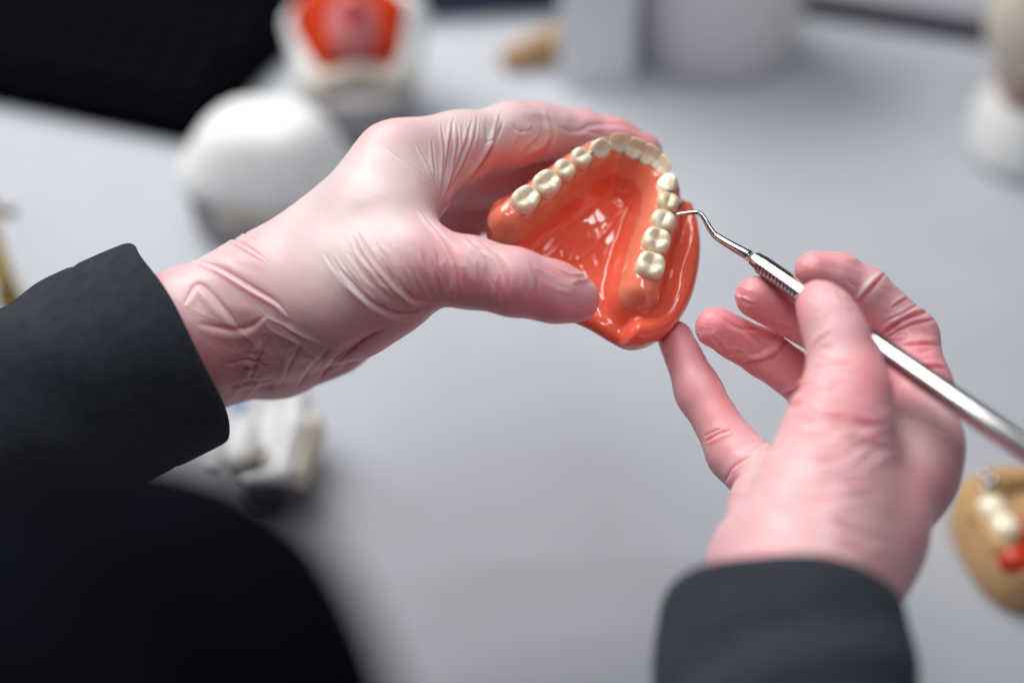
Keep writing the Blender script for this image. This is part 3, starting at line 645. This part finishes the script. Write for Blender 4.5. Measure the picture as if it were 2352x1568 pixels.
# ------------------------------------------------------------------ background objects (all stand on the table)
def loft(name, sections, m, parent=None, N=64, sub=0, disp=None, closed=True):
    """sections: list of (z, fn(theta)->(x,y)) in metres"""
    th = np.arange(N) * 2 * math.pi / N; V = []
    for z, fn in sections:
        x, y = fn(th); V.append(np.stack([x, y, np.zeros(N) + z], 1))
    V = np.concatenate(V); nr = len(sections)
    i, j = np.meshgrid(np.arange(nr - 1), np.arange(N), indexing='ij'); i = i.ravel(); j = j.ravel()
    Fq = [tuple(q) for q in np.stack([i * N + j, i * N + (j + 1) % N, (i + 1) * N + (j + 1) % N, (i + 1) * N + j], 1)]
    bm = bmesh.new(); vs_ = [bm.verts.new(v) for v in V]
    for q in Fq: bm.faces.new([vs_[k] for k in q])
    if closed: bm.faces.new(vs_[:N][::-1]); bm.faces.new(vs_[-N:])
    bmesh.ops.recalc_face_normals(bm, faces=bm.faces)
    me = bpy.data.meshes.new(name); bm.to_mesh(me); bm.free()
    o = link(name, me, m, parent); me.set_sharp_from_angle(angle=0.9); return o
def ell(a, b, ox=0, oy=0, e=2.0, pinch=0):
    def fn(t):
        c, s = np.cos(t), np.sin(t); q = (np.abs(c) ** e + np.abs(s) ** e) ** (-1 / e)
        return ox + q * c * a * (1 - pinch * s), oy + q * s * b
    return fn
def dome_sections(a, b, z0, z1, n=10, e=2.2, ox=0, oy=0, pw=2.4):
    out = []
    for k in range(n + 1):
        t = k / n * 0.995; sc = (1 - t ** pw) ** (1 / pw); out.append((z0 + (z1 - z0) * t, ell(a * sc, b * sc, ox, oy, e)))
    return out
def blob(name, prims, m, parent, hgrid=1.2, k=2.5, sub=1, noise=0.0):
    """prims in local mm: (a, b, r1, r2)"""
    P = np.array([p[0] for p in prims] + [p[1] for p in prims], float); R = max(max(p[2], p[3]) for p in prims) + 5
    Fd = Field(P.min(0) - R, P.max(0) + R, hgrid)
    for p in prims: Fd.cone(p[0], p[1], p[2], p[3], k)
    V, Q = Fd.net(); me = mesh_np(name, V * .001, Q)
    if sub: me = subdiv(me, sub)
    if noise: v = verts(me); setverts(me, v + normals(me) * (noise * vnoise(v * 1000, 5, .3))[:, None] * .001)
    return link(name, me, m, parent)
def boxobj(name, sx, sy, sz, m, parent, loc=(0, 0, 0), bev=0.002, rz=0):
    bm = bmesh.new(); bmesh.ops.create_cube(bm, size=1)
    for v in bm.verts: v.co = Vector((v.co.x * sx, v.co.y * sy, (v.co.z + .5) * sz))
    bmesh.ops.bevel(bm, geom=list(bm.edges), offset=bev, segments=3, affect='EDGES', profile=.5)
    bmesh.ops.rotate(bm, verts=bm.verts, cent=(0, 0, 0), matrix=Matrix.Rotation(rz, 3, 'Z'))
    bmesh.ops.translate(bm, verts=bm.verts, vec=loc)
    me = bpy.data.meshes.new(name); bm.to_mesh(me); bm.free(); o = link(name, me, m, parent); me.set_sharp_from_angle(angle=0.6); return o

# keyboard
a = onplane(0, 246); b = onplane(452, 340); ang = math.atan2(b[1] - a[1], b[0] - a[0])
kb = empty('keyboard', b, (0, 0, ang)); tag(kb, 'black keyboard lying at the back behind the white domed cast', 'keyboard')
boxobj('base', 0.43, 0.24, 0.016, M['black'], kb, (-0.215, 0.12, 0), .003)
for r in range(6):
    for c in range(16):
        w = 0.0185
        boxobj('key', w, w * .95, 0.004, M['key'], kb, (-0.022 - c * 0.0215 - (r % 3) * .004, 0.03 + r * 0.0205, 0.0165), .0015)

# white domed cast
p = onplane(622, 508)
dc = empty('dental_cast', p, (0, 0, math.radians(-6))); tag(dc, 'white domed plaster cast sitting on a grey plaster foot', 'dental cast')
loft('foot', [(0, ell(.036, .030)), (.004, ell(.042, .035)), (.024, ell(.044, .037)), (.030, ell(.040, .033))], M['plaster_grey'], dc)
loft('dome', [(.033, ell(.034, .027, e=2.3)), (.030, ell(.043, .034, e=2.3)), (.034, ell(.0465, .037, e=2.4))] + [(.034 + .036 * z, ell(.047 * q - .002 * z, .037 * q, .003 * z, .002 * z, 2.5)) for z, q in ((.08, 1.0), (.25, .945), (.5, .85), (.7, .755), (.82, .67), (.9, .59), (.95, .5), (.98, .38), (.995, .2), (1.0, .01))], M['plaster'], dc, 96)
blob('inset', [((-14, -30, 25), (14, -30, 25), 7, 7)], M['plaster_cream'], dc)

# orange palate cast, leaning back
p = onplane(830, 300)
oc = empty('palate_cast', p, (0, 0, math.radians(8))); tag(oc, 'plaster cast with an orange wax palate standing behind the white dome', 'dental cast')
loft('base', [(0, ell(.018, .016)), (.004, ell(.021, .018)), (.020, ell(.031, .024)), (.03, ell(.033, .026))], M['plaster_grey'], oc)
tilt = Matrix.Rotation(math.radians(35), 4, 'X')
def tilted(o, z=.03): o.matrix_local = Matrix.Translation((0, 0, z)) @ tilt; return o
tilted(blob('plaster_shell', [((-22, 8, 0), (-26, 40, -6), 12, 12), ((24, 8, 0), (28, 40, -4), 12, 15), ((-26, 40, -6), (-4, 60, -8), 12, 14), ((28, 40, -4), (6, 60, -8), 15, 14), ((-24, 2, 0), (24, 2, 0), 9, 9)], M['plaster'], oc))
tilted(blob('wax_palate', [((-13, 16, 5), (-20, 38, 5), 14, 13), ((13, 16, 5), (19, 38, 5), 14, 13), ((-10, 50, 4), (9, 50, 4), 14, 14), ((-8, 13, 3), (8, 13, 3), 12, 12)], M['wax'], oc))
tilted(blob('palate_centre', [((0, 20, 14), (0, 32, 14), 14.5, 14)], M['wax_pink'], oc))
tilted(blob('red_spot', [((0, 24, 26.5), (0, 32, 26.5), 4.5, 4.5)], M['wax_red'], oc))
tilted(blob('rim', [((-20, -3, 8), (0, 3, 9), 6, 6), ((0, 3, 9), (20, -3, 8), 6, 6), ((-20, -3, 8), (-28, 8, 4), 6, 5), ((20, -3, 8), (28, 8, 4), 6, 5)], M['plaster_cream'], oc))

# tan die at the back
p = onplane(1228, 150)
td = empty('stone_die', p, (0, 0, .2)); tag(td, 'small tan stone die lying beside the white carton', 'dental die')
blob('body', [((-16, 0, 8), (14, 2, 9), 8, 9), ((-4, 0, 14), (14, 0, 18), 7, 9)], M['plaster_tan'], td, noise=.4)
blob('socket', [((15, -4, 16), (17, -2, 20), 6, 6)], mat('brown stone', (.25, .15, .08), .7), td)
# white carton and tub
p = onplane(1372, 160)
cb = boxobj('carton', 0.048, 0.05, 0.20, M['box'], None, (0, 0, 0), .002); cb.location = p; cb.rotation_euler = (0, 0, -.12)
tag(cb, 'tall white carton standing left of the round white tub', 'carton')
p = onplane(1640, 108)
tb = empty('tub', p); tag(tb, 'large round white plastic tub at the back of the table', 'tub')
loft('body', [(0, ell(.050, .050)), (.003, ell(.0535, .0535)), (.12, ell(.055, .055)), (.15, ell(.055, .055))], M['paper'], tb, 96)
loft('lid', [(.15, ell(.057, .057)), (.151, ell(.058, .058)), (.168, ell(.058, .058)), (.17, ell(.056, .056))], M['paper'], tb, 96)
# dark blue folder and grey tray at the back edge
a = onplane(985, 45); b = onplane(1310, 33)
fo = boxobj('folder', .22, .25, .03, M['blue'], None, (0, 0.125, 0), .003); fo.location = (a + b) / 2; fo.rotation_euler = (0, 0, math.atan2(b[1] - a[1], b[0] - a[0]))
tag(fo, 'dark blue folder lying flat behind the tan die', 'folder')
a = onplane(1800, 30); b = onplane(2352, 122)
ty = empty('tray', (a + b) / 2, (0, 0, math.atan2(b[1] - a[1], b[0] - a[0]))); tag(ty, 'grey tray with a shadow gap built as a dark front strip at the back right', 'tray')
boxobj('edge', .34, .012, .013, M['shadow_gap'], ty, (0, .006, 0)); boxobj('panel', .34, .25, .012, M['panel'], ty, (0, .139, 0.002))  # dark strip stands in for the shadow gap in front of the panel
# closed pair of casts on the right
p = onplane(2385, 350)
pc = empty('paired_cast', p, (0, 0, .1)); tag(pc, 'closed pair of white and cream dental casts standing at the right edge', 'dental cast')
loft('lower_cast', [(0, ell(.030, .026, e=2.4)), (.003, ell(.036, .032, e=2.4)), (.022, ell(.036, .032, e=2.4)), (.034, ell(.031, .027))], M['plaster'], pc)
blob('lower_gum', [((-22, -8, 40), (-20, 10, 40), 8, 8), ((22, -8, 40), (20, 10, 40), 8, 8), ((-22, -8, 40), (0, -20, 40), 8, 8), ((22, -8, 40), (0, -20, 40), 8, 8)], mat('brown pink stone', (.50, .36, .32), .6), pc)
blob('teeth', [((-23, -8, 50), (-20, 10, 50), 5, 5), ((23, -8, 50), (20, 10, 50), 5, 5), ((-23, -8, 50), (0, -22, 50), 5, 5), ((23, -8, 50), (0, -22, 50), 5, 5)], mat('brown stone teeth', (.42, .30, .22), .6), pc)
loft('upper_cast', [(.050, ell(.032, .028)), (.060, ell(.039, .034)), (.085, ell(.042, .036)), (.105, ell(.037, .032))], M['plaster_cream'], pc)
# partial denture cast lower right
p = onplane(2335, 1275)
pd_ = empty('partial_denture_cast', p, (0, 0, .15)); tag(pd_, 'tan stone cast with cream teeth and red gum at the lower right', 'dental cast')
loft('base', [(0, ell(.025, .034, e=2.7)), (.002, ell(.028, .037, e=2.7)), (.020, ell(.029, .038, e=2.7)), (.027, ell(.026, .034, e=2.7))], M['plaster_tan'], pd_)
blob('ridge', [((-18, -14, 27), (-19, 6, 27), 8, 8), ((-19, 6, 27), (-8, 24, 28), 7, 7), ((-8, 24, 28), (12, 24, 28), 7, 7)], M['plaster_tan'], pd_, noise=.5)
blob('gum', [((-17, -22, 25), (-6, -25, 24), 7.5, 7), ((-19, -13, 27), (-8, -13, 26), 6, 6), ((-6, -22, 25), (-6, -2, 26), 5, 4)], mat('dark red wax', (.52, .03, .008), .35, coat=.3), pd_, 1.0)
for k, (x, y) in enumerate([(-17, -9), (-18, 3)]):
    blob('tooth', [((x - 1.5, y - 2, 34), (x - 1.5, y + 2, 34), 5, 5), ((x + 1.5, y - 2, 34), (x + 1.5, y + 2, 34), 5, 5)], M['tooth'], pd_, .8)
for (x, y) in ((-18, 14), (-13, 17), (-15, 22)):
    blob('clasp', [((x, y, 37), (x + 1, y + 1, 37), 2.3, 2.3)], M['steel'], pd_, .5)
# white printed jaw below the left wrist, on a dark stand
p = onplane(600, 1165)
pj = empty('plaster_jaw', p, (0, 0, .0)); tag(pj, 'white plaster jaw on a dark stand below the left wrist', 'dental cast')
loft('stand', [(0, ell(.012, .012)), (.003, ell(.014, .014)), (.006, ell(.006, .006)), (.02, ell(.007, .007)), (.024, ell(.016, .012))], mat('dark stand', (.10, .09, .10), .5), pj)
blob('rim', [((16, -2, 30), (20, 30, 36), 6, 8), ((16, -2, 30), (-6, -8, 28), 6, 4), ((20, 30, 36), (18, 60, 36), 8, 8), ((-26, 0, 30), (-30, 40, 34), 5, 5)], M['plaster_off'], pj, 1.2, 3)
blob('plate', [((8, 6, 30), (6, 50, 30), 8, 8), ((-12, 10, 28), (-12, 50, 28), 9, 9)], M['plaster_off'], pj, 1.2, 4)
blob('side_wall', [((24, 2, 20), (29, 40, 24), 6, 8), ((24, 2, 28), (29, 40, 34), 4, 5)], M['plaster_cream'], pj)
blob('socket', [((0, 4, 36), (3, 10, 37), 5, 4)], mat('grey brown stone', (.30, .25, .22), .7), pj)
blob('wax_mark', [((-16, 44, 38), (-14, 52, 38), 2.5, 2.5)], M['blue_bright'], pj)
# brass articulator post at the left edge
p = onplane(26, 700)
ar = empty('articulator', p); tag(ar, 'brass articulator post with a round knob at the left edge', 'articulator')
def lathe(name, prof, m, parent): return loft(name, [(z, ell(r, r)) for r, z in prof], m, parent, 32)
lathe('post', [(.006, 0), (.0075, .002), (.0075, .006), (.0055, .008), (.0045, .05), (.0045, .058)], M['brass'], ar)
blob('knob', [((0, 0, 62), (0, 0, 63), 6.5, 6.5)], M['brass'], ar, .8)
tube('arm', [p + [0.002, 0, .060], p + [.010, 0, .059], p + [.015, 0, .058]], [.003, .002, .003], mat('dark brass', (.25, .17, .1), .4, metal=1), ar, p, 12)

for o in (kb, dc, oc, td, cb, tb, fo, ty, pc, pd_, pj, ar):      # true sizes
    o.scale = (1.17, 1.17, 1.17) if o is not pj else (0.86, 0.86, 0.86)
pc.scale = (1.4, 1.4, 1.4); oc.scale = (1.27, 1.27, 1.27); pd_.scale = (1.04, 1.04, 1.0)
